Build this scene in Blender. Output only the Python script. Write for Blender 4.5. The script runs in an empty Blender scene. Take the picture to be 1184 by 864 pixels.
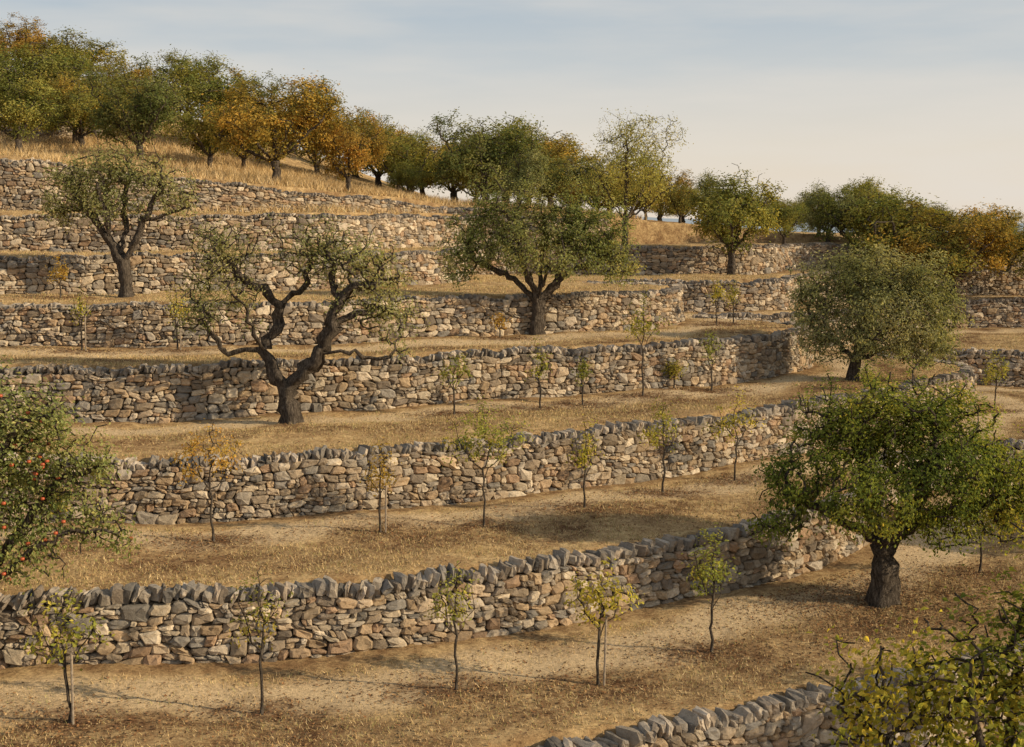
import bpy, math, random
import numpy as np
import mathutils
rng = np.random.default_rng(11)
random.seed(11)
scene = bpy.context.scene
COL = scene.collection

# ------------------------------------------------------------------ survey
F = 1400.0
CAMZ = 8.5
PITCH = math.atan((432 - 258) / F)
cp, sp = math.cos(PITCH), math.sin(PITCH)

def P(u, v, z):
    a = (u - 592) / F; b = (432 - v) / F
    dy = cp + b * sp; dz = -sp + b * cp
    t = (z - CAMZ) / dz
    return (a * t, dy * t)

def HZ(v, y):
    b = (432 - v) / F
    return CAMZ + y * (-sp + b * cp) / (cp + b * sp)

def sstep(a, b, x):
    t = np.clip((x - a) / (b - a), 0, 1)
    return t * t * (3 - 2 * t)

# ------------------------------------------------------------------ materials
def new_mat(name):
    m = bpy.data.materials.new(name); m.use_nodes = True
    nt = m.node_tree
    for n in list(nt.nodes): nt.nodes.remove(n)
    return m, nt

def N(nt, t, **kw):
    n = nt.nodes.new(t)
    for k, v in kw.items(): setattr(n, k, v)
    return n

def noise_node(nt, vec, scale, detail=5, rough=0.6):
    n = N(nt, 'ShaderNodeTexNoise')
    n.inputs['Scale'].default_value = scale
    n.inputs['Detail'].default_value = detail
    n.inputs['Roughness'].default_value = rough
    if vec is not None: nt.links.new(vec, n.inputs['Vector'])
    return n.outputs['Fac']

def ramp(nt, fac, stops):
    r = N(nt, 'ShaderNodeValToRGB')
    el = r.color_ramp.elements
    while len(el) < len(stops): el.new(0.5)
    for e, (p, c) in zip(el, stops):
        e.position = p
        e.color = (c[0], c[1], c[2], 1) if hasattr(c, '__len__') else (c, c, c, 1)
    nt.links.new(fac, r.inputs['Fac'])
    return r.outputs['Color']

def mix(nt, fac, a, b, mode='MIX'):
    m = N(nt, 'ShaderNodeMix', data_type='RGBA', blend_type=mode)
    for s, val in ((0, fac), (6, a), (7, b)):
        if hasattr(val, 'links'): nt.links.new(val, m.inputs[s])
        elif s == 0: m.inputs[0].default_value = val
        else: m.inputs[s].default_value = (val[0], val[1], val[2], 1)
    return m.outputs[2]

def finish(nt, color, rough, height=None, bstr=0.5, bdist=0.02, spec=0.0):
    if spec > 0:
        b = N(nt, 'ShaderNodeBsdfPrincipled'); b.inputs['Roughness'].default_value = rough
        b.inputs['Specular IOR Level'].default_value = spec; ci = b.inputs['Base Color']
    else:
        b = N(nt, 'ShaderNodeBsdfDiffuse'); ci = b.inputs['Color']; b.inputs['Roughness'].default_value = 0.3
    o = N(nt, 'ShaderNodeOutputMaterial')
    if hasattr(color, 'links'): nt.links.new(color, ci)
    else: ci.default_value = (*color, 1)
    if height is not None:
        bp = N(nt, 'ShaderNodeBump')
        bp.inputs['Strength'].default_value = bstr
        bp.inputs['Distance'].default_value = bdist
        nt.links.new(height, bp.inputs['Height'])
        nt.links.new(bp.outputs[0], b.inputs['Normal'])
    nt.links.new(b.outputs[0], o.inputs['Surface'])
    return b, o

def mat_stone():
    m, nt = new_mat('dry_stone')
    tc = N(nt, 'ShaderNodeTexCoord').outputs['Object']
    at = N(nt, 'ShaderNodeAttribute', attribute_name='Col').outputs['Color']
    n1 = noise_node(nt, tc, 9, 6, 0.8)
    n3 = noise_node(nt, tc, 2.6, 4, 0.65)
    c = mix(nt, 1.0, at, ramp(nt, n1, [(0.25, 0.5), (0.5, 1.02), (0.75, 1.35)]), 'MULTIPLY')
    c = mix(nt, ramp(nt, n3, [(0.56, 0.0), (0.7, 0.35)]), c, (0.19, 0.175, 0.15))
    finish(nt, c, 0.92, n1, 1.0, 0.06)
    return m

def mat_bark():
    m, nt = new_mat('bark')
    tc = N(nt, 'ShaderNodeTexCoord').outputs['Object']
    mp = N(nt, 'ShaderNodeMapping'); mp.inputs['Scale'].default_value = (1, 1, 0.28)
    nt.links.new(tc, mp.inputs[0])
    n1 = noise_node(nt, mp.outputs[0], 18, 6, 0.8)
    c = ramp(nt, n1, [(0.34, (0.022, 0.018, 0.015)), (0.52, (0.11, 0.088, 0.068)), (0.72, (0.30, 0.25, 0.20))])
    finish(nt, c, 0.9, n1, 1.0, 0.1)
    return m

def mat_leaf(name, tfac):
    m, nt = new_mat(name)
    at = N(nt, 'ShaderNodeAttribute', attribute_name='Col').outputs['Color']
    b, o = finish(nt, at, 0.55)
    if tfac > 0:
        tr = N(nt, 'ShaderNodeBsdfTranslucent')
        tcol = mix(nt, 1.0, at, (1.4, 1.2, 0.6), 'MULTIPLY')
        nt.links.new(tcol, tr.inputs['Color'])
        mx = N(nt, 'ShaderNodeMixShader'); mx.inputs[0].default_value = tfac
        nt.links.new(b.outputs[0], mx.inputs[1]); nt.links.new(tr.outputs[0], mx.inputs[2])
        nt.links.new(mx.outputs[0], o.inputs['Surface'])
    return m

def mat_ground():
    m, nt = new_mat('dry_ground')
    tc = N(nt, 'ShaderNodeTexCoord').outputs['Object']
    mu = N(nt, 'ShaderNodeAttribute', attribute_name='mulch').outputs['Fac']
    pa = N(nt, 'ShaderNodeAttribute', attribute_name='worn').outputs['Fac']
    far = N(nt, 'ShaderNodeAttribute', attribute_name='far_haze').outputs['Fac']
    big = noise_node(nt, tc, 0.5, 4, 0.65)
    mid = noise_node(nt, tc, 2.2, 6, 0.75)
    fin = noise_node(nt, tc, 13, 6, 0.85)
    c = ramp(nt, mid, [(0.3, (0.25, 0.15, 0.07)), (0.45, (0.46, 0.305, 0.145)), (0.62, (0.64, 0.45, 0.22)), (0.8, (0.72, 0.53, 0.28))])
    c = mix(nt, ramp(nt, big, [(0.46, 0.0), (0.62, 0.6)]), c, (0.29, 0.175, 0.085))
    c = mix(nt, pa, c, (0.64, 0.475, 0.28))
    c = mix(nt, 1.0, c, ramp(nt, fin, [(0.33, 0.35), (0.5, 0.97), (0.68, 1.3)]), 'MULTIPLY')
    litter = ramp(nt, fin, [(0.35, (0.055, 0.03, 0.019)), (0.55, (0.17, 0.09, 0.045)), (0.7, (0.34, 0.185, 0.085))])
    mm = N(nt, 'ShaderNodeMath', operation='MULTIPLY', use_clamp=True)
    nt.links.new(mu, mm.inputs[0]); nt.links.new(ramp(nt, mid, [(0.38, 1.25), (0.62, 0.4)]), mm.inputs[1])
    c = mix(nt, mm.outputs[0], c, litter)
    c = mix(nt, far, c, (0.10, 0.13, 0.15))  # bluish distance haze painted into the far ground colour
    hh = N(nt, 'ShaderNodeMath', operation='ADD')
    nt.links.new(mid, hh.inputs[0]); nt.links.new(fin, hh.inputs[1])
    finish(nt, c, 0.95, hh.outputs[0], 0.6, 0.08)
    return m

def mat_attr(name):
    m, nt = new_mat(name)
    at = N(nt, 'ShaderNodeAttribute', attribute_name='Col').outputs['Color']
    finish(nt, at, 0.9)
    return m

def mat_noise(name, c1, c2, scale, rough=0.8, spec=0.0):
    m, nt = new_mat(name)
    tc = N(nt, 'ShaderNodeTexCoord').outputs['Object']
    n = noise_node(nt, tc, scale, 4, 0.6)
    finish(nt, ramp(nt, n, [(0.35, c1), (0.65, c2)]), rough, n, 0.3, 0.01, spec)
    return m

M_STONE = mat_stone(); M_BARK = mat_bark(); M_LEAF = mat_leaf('leaves', 0.45); M_LEAFB = mat_leaf('distant_leaves', 0.35); M_GROUND = mat_ground()
M_GRASS = mat_attr('straw'); M_LITTER = mat_attr('dead_leaves')
M_STAKE = mat_noise('weathered_wood', (0.24, 0.19, 0.14), (0.42, 0.34, 0.25), 20)
M_APPLE = mat_noise('apple_skin', (0.36, 0.04, 0.02), (0.48, 0.12, 0.04), 12, 0.35, 0.4)
M_SEA = mat_noise('sea_water', (0.22, 0.28, 0.34), (0.25, 0.31, 0.37), 0.001, 0.6)
M_HILL = mat_noise('hazy_hill', (0.30, 0.36, 0.42), (0.36, 0.41, 0.46), 0.004, 0.9)

# ------------------------------------------------------------------ mesh helper
def mesh_from(name, V, faces_by_n, mat, col=None, smooth=False, attrs=None):
    me = bpy.data.meshes.new(name)
    V = np.asarray(V, dtype=np.float32)
    loops = np.concatenate([f.ravel() for f in faces_by_n]).astype(np.int32)
    tot = np.concatenate([np.full(len(f), f.shape[1]) for f in faces_by_n]).astype(np.int32)
    st = np.concatenate([[0], np.cumsum(tot)[:-1]]).astype(np.int32)
    me.vertices.add(len(V)); me.vertices.foreach_set('co', V.ravel())
    me.loops.add(len(loops)); me.loops.foreach_set('vertex_index', loops)
    me.polygons.add(len(tot)); me.polygons.foreach_set('loop_start', st)
    me.polygons.foreach_set('loop_total', tot)
    me.polygons.foreach_set('use_smooth', np.full(len(tot), smooth))
    if col is not None:
        a = me.color_attributes.new('Col', 'FLOAT_COLOR', 'POINT')
        c4 = np.ones((len(V), 4), dtype=np.float32); c4[:, :3] = col
        a.data.foreach_set('color', c4.ravel())
    if attrs:
        for k, v in attrs.items():
            a = me.attributes.new(k, 'FLOAT', 'POINT')
            a.data.foreach_set('value', np.asarray(v, dtype=np.float32))
    me.materials.append(mat)
    me.update(calc_edges=True)
    me.validate()
    return me

def link(name, data, parent=None, loc=None):
    o = bpy.data.objects.new(name, data)
    COL.objects.link(o)
    if parent is not None: o.parent = parent
    if loc is not None: o.location = loc
    return o

# ------------------------------------------------------------------ contours
def resample(pts, step=0.45, smooth=4):
    p = np.array(pts, float)
    d = np.r_[0, np.cumsum(np.hypot(*np.diff(p, axis=0).T))]
    n = max(4, int(d[-1] / step))
    s = np.linspace(0, d[-1], n)
    q = np.c_[np.interp(s, d, p[:, 0]), np.interp(s, d, p[:, 1])]
    for _ in range(smooth * 4):
        q2 = q.copy(); q2[1:-1] = 0.25 * q[:-2] + 0.5 * q[1:-1] + 0.25 * q[2:]; q = q2
    return q

def cpts(z, lst): return [P(u, v, z) for u, v in lst]

Z0, Z1, Z2, Z3, Z4, Z5, Z6 = 0.0, 1.35, 2.85, 4.4, 5.85, 7.3, 8.8
contours = {}
contours['Z'] = resample(cpts(0, [(300, 945), (450, 910), (560, 890), (650, 872), (760, 852), (880, 830), (960, 808), (1060, 784), (1184, 756), (1330, 730)]))
contours['A'] = resample(cpts(Z0, [(-250, 776), (-100, 775), (0, 773), (200, 770), (400, 759), (520, 744), (600, 735), (700, 713), (800, 693), (900, 668), (970, 648), (1012, 630)]) + [(10.3, 33.6), (11.3, 36), (13.2, 38), (16.5, 38.6), (22, 39.5)])
contours['B'] = resample(cpts(Z1, [(-250, 604), (-100, 605), (100, 605), (200, 603), (300, 601), (400, 594), (500, 582), (600, 572), (700, 560), (800, 547), (870, 535), (950, 518), (1030, 500), (1085, 488)]) + [(17.3, 45.4), (18.3, 46.6), (18.6, 48.4), (17.9, 50.2), (16.3, 51.6), (15.8, 53.2), (17.5, 54), (21, 53.3), (25, 52.5), (32, 52)])
contours['C'] = resample(cpts(Z2, [(-220, 490), (0, 489), (110, 488), (200, 487), (360, 476), (450, 472), (550, 464), (700, 455), (800, 448), (860, 441)]) + [(10.5, 45.4), (11.8, 47.1), (12.4, 49.1), (11.9, 51.0), (10.4, 52.3), (8.8, 52.9), (7.6, 53.4), (9.2, 54.4), (14, 55.5), (18, 58.5), (21, 63.5), (24.5, 65.8), (27.5, 65.5), (34, 64)])
contours['D'] = resample(cpts(Z3, [(-200, 403), (0, 402), (200, 402), (400, 398), (530, 389), (650, 386), (715, 383)]) + [(6.1, 48.2), (7.3, 49.8), (7.5, 51.5), (6.2, 53.0), (4.0, 54.0), (2.8, 55.2), (5.0, 56.4), (9, 55.8), (12.2, 56.2), (13.8, 58), (13.8, 60.2), (14.5, 62.5), (18, 66), (24, 69), (34, 70)])
contours['E'] = resample(cpts(Z4, [(-180, 346), (0, 342), (200, 338), (400, 333), (480, 330)]) + [(-2.9, 53.2), (-2.0, 54.6), (-1.8, 56.5), (-3.0, 58.8), (-4.2, 60.5), (-3, 62.5), (1, 63.5), (6, 63), (12, 63.2), (14.5, 65), (15, 68), (18, 71), (26, 73), (34, 74)])
contours['F'] = resample([(-34, 48.6), (-28, 49.2), (-21, 50), (-14, 51), (-9, 52.4), (-7.0, 53.8), (-6.2, 56), (-5, 59), (-2, 64), (6, 69.5), (12, 71.5), (22, 74), (34, 77)])
contours['G'] = resample([(-36, 52.2), (-24, 53.1), (-16, 54.4), (-11, 56.4), (-8, 58.6), (-5, 62), (0, 67.5), (6, 73), (12, 76)])
order = ['Z', 'A', 'B', 'C', 'D', 'E', 'F', 'G']
def stepF(x): return 1.5 * (1 - sstep(0, 26, x)) + 0.15
def stepG(x): return np.interp(x, [-22, -16, -3, 8], [2.5, 1.8, 0.5, 0.05])
STEP = {'Z': lambda x: 1.5 + 0 * x, 'A': lambda x: 1.35 + 0 * x, 'B': lambda x: 1.5 + 0 * x, 'C': lambda x: 1.55 + 0 * x,
        'D': lambda x: 1.45 + 0 * x, 'E': lambda x: 1.45 - 1.0 * sstep(30, 60, x), 'F': stepF, 'G': stepG}

def signed(core, X, Y):
    poly = np.vstack([[(-900, core[0, 1])], core, [(900, core[-1, 1] + 30), (900, 30000), (-900, 30000)]])
    inside = np.zeros(X.shape, bool)
    n = len(poly)
    for i in range(n):
        x1, y1 = poly[i]; x2, y2 = poly[(i + 1) % n]
        if y1 == y2: continue
        c = ((y1 > Y) != (y2 > Y)) & (X < (x2 - x1) * (Y - y1) / (y2 - y1) + x1)
        inside ^= c
    d = np.full(X.shape, 50.0)
    bb = (X > core[:, 0].min() - 6) & (X < core[:, 0].max() + 6) & (Y > core[:, 1].min() - 6) & (Y < core[:, 1].max() + 6)
    xs, ys = X[bb], Y[bb]
    dd = np.full(xs.shape, 2500.0)
    for i in range(len(core) - 1):
        ax, ay = core[i]; bx, by = core[i + 1]
        vx, vy = bx - ax, by - ay; L = vx * vx + vy * vy + 1e-9
        t = np.clip(((xs - ax) * vx + (ys - ay) * vy) / L, 0, 1)
        dd = np.minimum(dd, (xs - ax - t * vx) ** 2 + (ys - ay - t * vy) ** 2)
    d[bb] = np.sqrt(dd)
    return np.where(inside, d, -d)

def grow(start, step, end, k=1.13):
    out = []; x = start; s = step
    while abs(x) < abs(end):
        s *= k; x += s; out.append(x)
    return out
gx = np.array(sorted([-v for v in grow(30, 0.3, 9000)] + list(np.arange(-30, 37, 0.24)) + grow(37, 0.3, 9000)))
gy = np.array(sorted([v for v in [-300, -150, -80, -40, -20, -10, -4, 0, 3, 5, 7, 9, 10.5]] + list(np.arange(12, 77, 0.22)) + grow(77, 0.3, 14000)))
X, Y = np.meshgrid(gx, gy)
Zg = np.full(X.shape, -1.5)
nearwall = np.full(X.shape, 50.0)
SD = {}
for k in order:
    sd = signed(contours[k], X, Y); SD[k] = sd
    Zg += STEP[k](X) * sstep(0.26, 0.52, sd)
    nearwall = np.minimum(nearwall, np.abs(sd))
Zg += sstep(58, 100, Y) * np.clip((-4 - X) * 0.25, 0, 13)
Zg += 0.035 * (np.sin(X * 0.9 + Y * 0.4) + np.sin(X * 0.37 - Y * 1.3 + 2)) + 0.02 * np.sin(X * 2.7 + 1.3 * Y) * np.sin(Y * 2.3 - X)
Zg -= 60 * sstep(135, 650, Y) + 60 * sstep(90, 600, X)
Zg += rng.normal(0, 0.009, Zg.shape)

def gz(x, y):
    x = np.asarray(x, float); y = np.asarray(y, float)
    i = np.clip(np.searchsorted(gx, x) - 1, 0, len(gx) - 2); j = np.clip(np.searchsorted(gy, y) - 1, 0, len(gy) - 2)
    tx = (x - gx[i]) / (gx[i + 1] - gx[i]); ty = (y - gy[j]) / (gy[j + 1] - gy[j])
    return (Zg[j, i] * (1 - tx) * (1 - ty) + Zg[j, i + 1] * tx * (1 - ty) + Zg[j + 1, i] * (1 - tx) * ty + Zg[j + 1, i + 1] * tx * ty)
def gn(x, y):
    i = np.clip(np.searchsorted(gx, x), 0, len(gx) - 1); j = np.clip(np.searchsorted(gy, y), 0, len(gy) - 1)
    return nearwall[j, i]

# ------------------------------------------------------------------ walls
PAL = np.array([(.50, .385, .26), (.39, .305, .215), (.58, .47, .33), (.34, .265, .185), (.30, .265, .22), (.52, .38, .235), (.42, .355, .275), (.64, .53, .385), (.25, .20, .15), (.46, .33, .205), (.54, .445, .33), (.40, .27, .17)])
PALC = np.array([(.29, .25, .205), (.38, .32, .25), (.22, .195, .165), (.48, .40, .31), (.33, .265, .20)])
cube = [(a, b, c) for a in (-1, 0, 1) for b in (-1, 0, 1) for c in (-1, 0, 1) if (a, b, c) != (0, 0, 0)]
cidx = {v: i for i, v in enumerate(cube)}
cfaces = []
for ax in range(3):
    for sgn in (-1, 1):
        o1, o2 = [i for i in range(3) if i != ax]
        for i in (-1, 0):
            for j in (-1, 0):
                q = []
                for (di, dj) in ((0, 0), (1, 0), (1, 1), (0, 1)):
                    v = [0, 0, 0]; v[ax] = sgn; v[o1] = i + di; v[o2] = j + dj
                    q.append(cidx[tuple(v)])
                if (sgn > 0) == (ax == 1): q.reverse()
                cfaces.append(q)
cube = np.array(cube, float); cfaces = np.array(cfaces)
sph = cube / np.linalg.norm(cube, axis=1)[:, None] * 1.22
rbox = cube * 0.68 + sph * 0.32

def build_wall(core, basef, hf, label, seed, cell=0.125, cop=0.28, coplean=0.25, big=1.0, dark=1.0):
    r = np.random.default_rng(seed)
    d = np.r_[0, np.cumsum(np.hypot(*np.diff(core, axis=0).T))]
    L = d[-1]
    tan = np.gradient(core, axis=0); tan /= np.linalg.norm(tan, axis=1)[:, None]
    nor = np.c_[tan[:, 1], -tan[:, 0]]
    def at(s):
        return (np.interp(s, d, core[:, 0]), np.interp(s, d, core[:, 1]), np.interp(s, d, nor[:, 0]), np.interp(s, d, nor[:, 1]))
    base = np.array([basef(x, y) for x, y in core]); hh = np.array([hf(x) for x, y in core])
    Hm = hh.max()
    nx = int(L / cell); nz = max(2, int(round((Hm + 0.12) / cell)))
    occ = np.zeros((nx, nz), bool)
    rects = []
    for i in range(nx):
        j = 0
        while j < nz:
            if occ[i, j]: j += 1; continue
            t = r.random()
            hmax = 1
            while j + hmax < nz and not occ[i, j + hmax] and hmax < 4: hmax += 1
            want = 1 if t < 0.28 else (2 if t < 0.89 else 3)
            if j < 2 and r.random() < 0.25 * big: want = 3
            h = min(want, hmax)
            ww = int(r.integers(1, 4)) if h == 1 else int(r.integers(2, 5))
            if h == 3: ww = int(r.integers(3, 6))
            w = 1
            while w < ww and i + w < nx and not occ[i + w, j:j + h].any(): w += 1
            occ[i:i + w, j:j + h] = True
            rects.append((i * cell, (i + w) * cell, j * cell, (j + h) * cell))
            j += h
    R = np.array(rects); n = len(R)
    K = 9
    ang = (np.arange(K) / K * 2 * math.pi)[None, :] + r.normal(0, 0.18, (n, K)) + r.uniform(0, 0.7, (n, 1))
    ca, sa = np.cos(ang), np.sin(ang)
    ex = r.uniform(0.32, 0.8, (n, 1))
    px = np.sign(ca) * np.abs(ca) ** ex; pz = np.sign(sa) * np.abs(sa) ** ex
    jit = 1 + r.normal(0, 0.075, (n, K))
    cx = (R[:, 0] + R[:, 1])[:, None] / 2; cz = (R[:, 2] + R[:, 3])[:, None] / 2
    hw = (R[:, 1] - R[:, 0])[:, None] / 2; hz = (R[:, 3] - R[:, 2])[:, None] / 2
    rot = r.normal(0, 0.12, (n, 1))
    def warp(s, z):
        z2 = z * (1 + 0.03 * np.sin(s * 0.8 + seed) + 0.015 * np.sin(s * 2.1)) + 0.03 * np.sin(s * 2.6 + z * 5) + 0.025 * np.sin(s * 4.7 - z * 3 + 1)
        s2 = s + 0.05 * np.sin(z * 7 + s * 1.7) + 0.03 * np.sin(z * 13 + s * 3.1)
        return s2, z2
    dep = r.uniform(-0.025, 0.06, (n, 1)) + 0.03 * (hz > 0.14)
    out = []
    for sc, dp in ((1.05, -0.16), (1.05, -0.01), (0.76, 0.04), (0.0, 0.05)):
        a = px * hw * sc * jit; b = pz * hz * sc * jit
        if sc == 0: a = a[:, :1]; b = b[:, :1]
        s = cx + a - b * rot; z = cz + b + a * rot
        s, z = warp(s, z)
        D = dep + dp + (r.normal(0, 0.017, s.shape) if dp > 0 else 0)
        out.append((s, z, D))
    S = np.concatenate([o[0] for o in out], 1); Zz = np.concatenate([o[1] for o in out], 1); D = np.concatenate([o[2] + 0 * o[0] for o in out], 1)
    S = np.clip(S, 0, L)
    hloc = np.interp(S, d, hh)
    Zr = Zz - 0.14
    Zw = np.interp(S, d, base) + Zr * (hloc / Hm)
    x, y, nx_, ny_ = at(S)
    D = D - 0.07 * Zr
    V = np.stack([x + nx_ * D, y + ny_ * D, Zw], -1)
    m = V.shape[1]
    i = np.arange(K); i2 = (i + 1) % K
    q = np.concatenate([np.c_[i, i2, K + i2, K + i], np.c_[K + i, K + i2, 2 * K + i2, 2 * K + i]])
    t3 = np.c_[2 * K + i, 2 * K + i2, np.full(K, 3 * K)]
    off = (np.arange(n) * m)[:, None, None]
    FQ = (q[None] + off).reshape(-1, 4); FT = (t3[None] + off).reshape(-1, 3)
    colr = PAL[r.integers(0, len(PAL), n)] * r.uniform(0.7, 1.2, (n, 1)) * dark
    C = np.repeat(colr, m, 0)
    V = V.reshape(-1, 3)
    nb = len(core); o0 = len(V)
    prof = [(-0.10, -0.35), (-0.10 - 0.07 * 1.2, 1.0), (-0.48, 1.0), (-0.48, -0.35)]
    cv = []
    for kx, (dp, tz) in enumerate(prof):
        zz = base + (np.where(tz > 0, hh - 0.03, tz))
        cv.append(np.c_[core[:, 0] + nor[:, 0] * dp, core[:, 1] + nor[:, 1] * dp, zz])
    CV = np.stack(cv, 1).reshape(-1, 3)
    qs = []
    ii = np.arange(nb - 1)
    for kx in range(3):
        qs.append(np.c_[o0 + ii * 4 + kx, o0 + (ii + 1) * 4 + kx, o0 + (ii + 1) * 4 + kx + 1, o0 + ii * 4 + kx + 1])
    ends = np.array([[o0, o0 + 1, o0 + 2, o0 + 3], [o0 + (nb - 1) * 4 + kx for kx in (3, 2, 1, 0)]])
    V = np.vstack([V, CV]); C = np.vstack([C, np.tile((.11, .085, .06), (len(CV), 1))])
    me = mesh_from('stone_wall', V, [np.vstack([FQ] + qs + [ends]), FT], M_STONE, C)
    w = link('stone_wall', me)
    w['label'] = label; w['category'] = 'stone wall'; w['group'] = 'dry stone terrace walls'
    s = 0.1; L_s = []
    while s < L - 0.1:
        wd = (0.06 + 0.15 * r.random() ** 1.5) * (cop / 0.26) ** 0.5; L_s.append((s + wd / 2, wd)); s += wd * 0.98
    A = np.array(L_s); nC = len(A)
    T = rbox[None] * (1 + r.normal(0, 0.14, (nC, 26, 3)))
    hgt = r.uniform(0.6, 1.15, nC) * cop
    a = T[:, :, 0] * (A[:, 1] / 2 * 1.06)[:, None]
    b = T[:, :, 1] * r.uniform(0.15, 0.25, nC)[:, None]
    c = T[:, :, 2] * (hgt / 2)[:, None]
    lean = r.normal(coplean, 0.2, nC)[:, None]; yaw = r.normal(0, 0.25, nC)[:, None]
    a2 = a * np.cos(lean) + c * np.sin(lean); c2 = c * np.cos(lean) - a * np.sin(lean)
    a3 = a2 * np.cos(yaw) - b * np.sin(yaw); b3 = a2 * np.sin(yaw) + b * np.cos(yaw)
    x, y, nx_, ny_ = at(A[:, 0]); tx, ty = -ny_, nx_
    hl = np.interp(A[:, 0], d, hh); bl = np.interp(A[:, 0], d, base)
    _, wz = warp(A[:, 0], hl + 0.14)
    zc = bl + wz - 0.14 + hgt / 2 - 0.05 + r.normal(0, 0.012, nC)
    dep0 = -0.2 - 0.07 * hl + r.normal(0, 0.035, nC)
    VX = x[:, None] + tx[:, None] * a3 + nx_[:, None] * (b3 + dep0[:, None])
    VY = y[:, None] + ty[:, None] * a3 + ny_[:, None] * (b3 + dep0[:, None])
    VZ = zc[:, None] + c2
    V = np.stack([VX, VY, VZ], -1).reshape(-1, 3)
    Fq = (cfaces[None] + (np.arange(nC) * 26)[:, None, None]).reshape(-1, 4)
    C = np.repeat(PALC[r.integers(0, len(PALC), nC)] * r.uniform(0.65, 1.3, (nC, 1)), 26, 0)
    me2 = mesh_from('coping', V, [Fq], M_STONE, C)
    link('coping', me2, w)
    return w

cst = lambda v: (lambda x, y=0: v)
build_wall(contours['Z'], cst(-1.5), cst(1.38), 'low dry stone wall of tumbled grey rubble below the young trees', 1, 0.10, 0.24, .2)
build_wall(contours['A'], cst(Z0), cst(1.22), 'long curved dry stone retaining wall with upright coping stones', 2, 0.10, 0.27, 0.3)
build_wall(contours['B'], cst(Z1), cst(1.36), 'curving dry stone terrace wall of tan rubble with upright coping', 3, 0.098, 0.23)
build_wall(contours['C'], cst(Z2), cst(1.42), 'long dry stone terrace wall behind the gnarled pruned tree', 4, 0.10, 0.21)
build_wall(contours['D'], cst(Z3), cst(1.33), 'rounded dry stone terrace wall ending in a lit bastion', 5, 0.10, 0.19)
build_wall(contours['E'], cst(Z4), cst(1.35), 'cream dry stone terrace wall beside a sparse old tree', 6, 0.105, 0.16)
build_wall(contours['F'][contours['F'][:, 0] < 6], cst(Z5), lambda x: float(stepF(np.array(x))) - 0.2, 'pale dry stone wall high on the slope', 7, 0.11, 0.16)
gG = contours['G'][contours['G'][:, 0] < 2]
gb = lambda x, y=0: float(np.interp(x, [-14, -6], [8.8, 7.4]))
build_wall(gG, gb, lambda x: 8.8 + float(stepG(x)) - 0.1 - gb(x), 'tall sloping dry stone wall below golden grass', 8, 0.11, 0.16)
ws = resample([(-44, 73), (-36, 74), (-29, 75), (-25, 77)])
build_wall(ws, lambda x, y: float(gz(x, y)) - 0.1, cst(1.1), 'short weathered stone wall under the hilltop trees', 9, 0.14, 0.2)

# ------------------------------------------------------------------ trees
class Skel:
    def __init__(s):
        s.pos = np.zeros((12000, 3)); s.par = np.full(12000, -1, int); s.n = 0
    def add(s, p, par):
        s.pos[s.n] = p; s.par[s.n] = par; s.n += 1; return s.n - 1

def rand_unit(r, n):
    v = r.normal(size=(n, 3)); return v / np.linalg.norm(v, axis=1)[:, None]

def tube_mesh(sk, rad, r, name='trunk', gnarl=0.12):
    n = sk.n; ch = [[] for _ in range(n)]
    for i in range(1, n): ch[sk.par[i]].append(i)
    VV = []; FQ = []; vo = 0
    stack = [(-1, 0)]
    while stack:
        st, cur = stack.pop()
        path = [st] if st >= 0 else []
        while True:
            path.append(cur)
            c = ch[cur]
            if not c: break
            c = sorted(c, key=lambda q: -rad[q])
            for o in c[1:]: stack.append((cur, o))
            cur = c[0]
        if len(path) < 2: continue
        p = sk.pos[path]; rr = rad[path].copy()
        if st >= 0: rr[0] = min(rr[0], rr[1] * 1.25)
        rm = rr.max()
        k = 12 if rm > 0.08 else (6 if rm > 0.03 else 3)
        t = np.gradient(p, axis=0); t /= np.linalg.norm(t, axis=1)[:, None] + 1e-9
        av = np.abs(t.mean(0)); ref = np.eye(3)[int(np.argmin(av))]
        n1 = np.cross(t, ref); n1 /= np.linalg.norm(n1, axis=1)[:, None] + 1e-9
        n2 = np.cross(t, n1)
        a = np.arange(k) / k * 2 * math.pi
        q = rr[:, None] * np.ones(k)
        if k > 3:
            q = q * (1 + r.normal(0, gnarl, q.shape) * 0.55 + gnarl * np.sin(a * 3 + r.uniform(0, 6))[None] + r.normal(0, gnarl * .7, (len(path), 1)))
        ring = p[:, None] + q[:, :, None] * (np.cos(a)[None, :, None] * n1[:, None] + np.sin(a)[None, :, None] * n2[:, None])
        m = len(path); VV.append(ring.reshape(-1, 3))
        ii = np.arange(m - 1)[:, None]; jj = np.arange(k)[None]
        A = vo + ii * k + jj; B = vo + ii * k + (jj + 1) % k
        FQ.append(np.stack([A, A + k, B + k, B], -1).reshape(-1, 4))
        vo += m * k
    return mesh_from(name, np.vstack(VV), [np.vstack(FQ)], M_BARK, None, smooth=True)

LEAF4 = (np.array([(0, 0, 0), (.5, .45, .13), (0, 1, -.05), (-.5, .45, .13)]), [np.array([[0, 1, 2, 3]])])
LEAF6 = (np.array([(0, 0, 0), (.32, .22, .1), (.5, .55, .14), (0, 1, -.12), (-.5, .55, .14), (-.32, .22, .1), (0, .3, 0), (0, .65, 0)]),
         [np.array([[0, 1, 2, 6], [0, 6, 4, 5]]), np.array([[6, 2, 7], [7, 2, 3], [6, 7, 4], [7, 3, 4]])])

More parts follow.
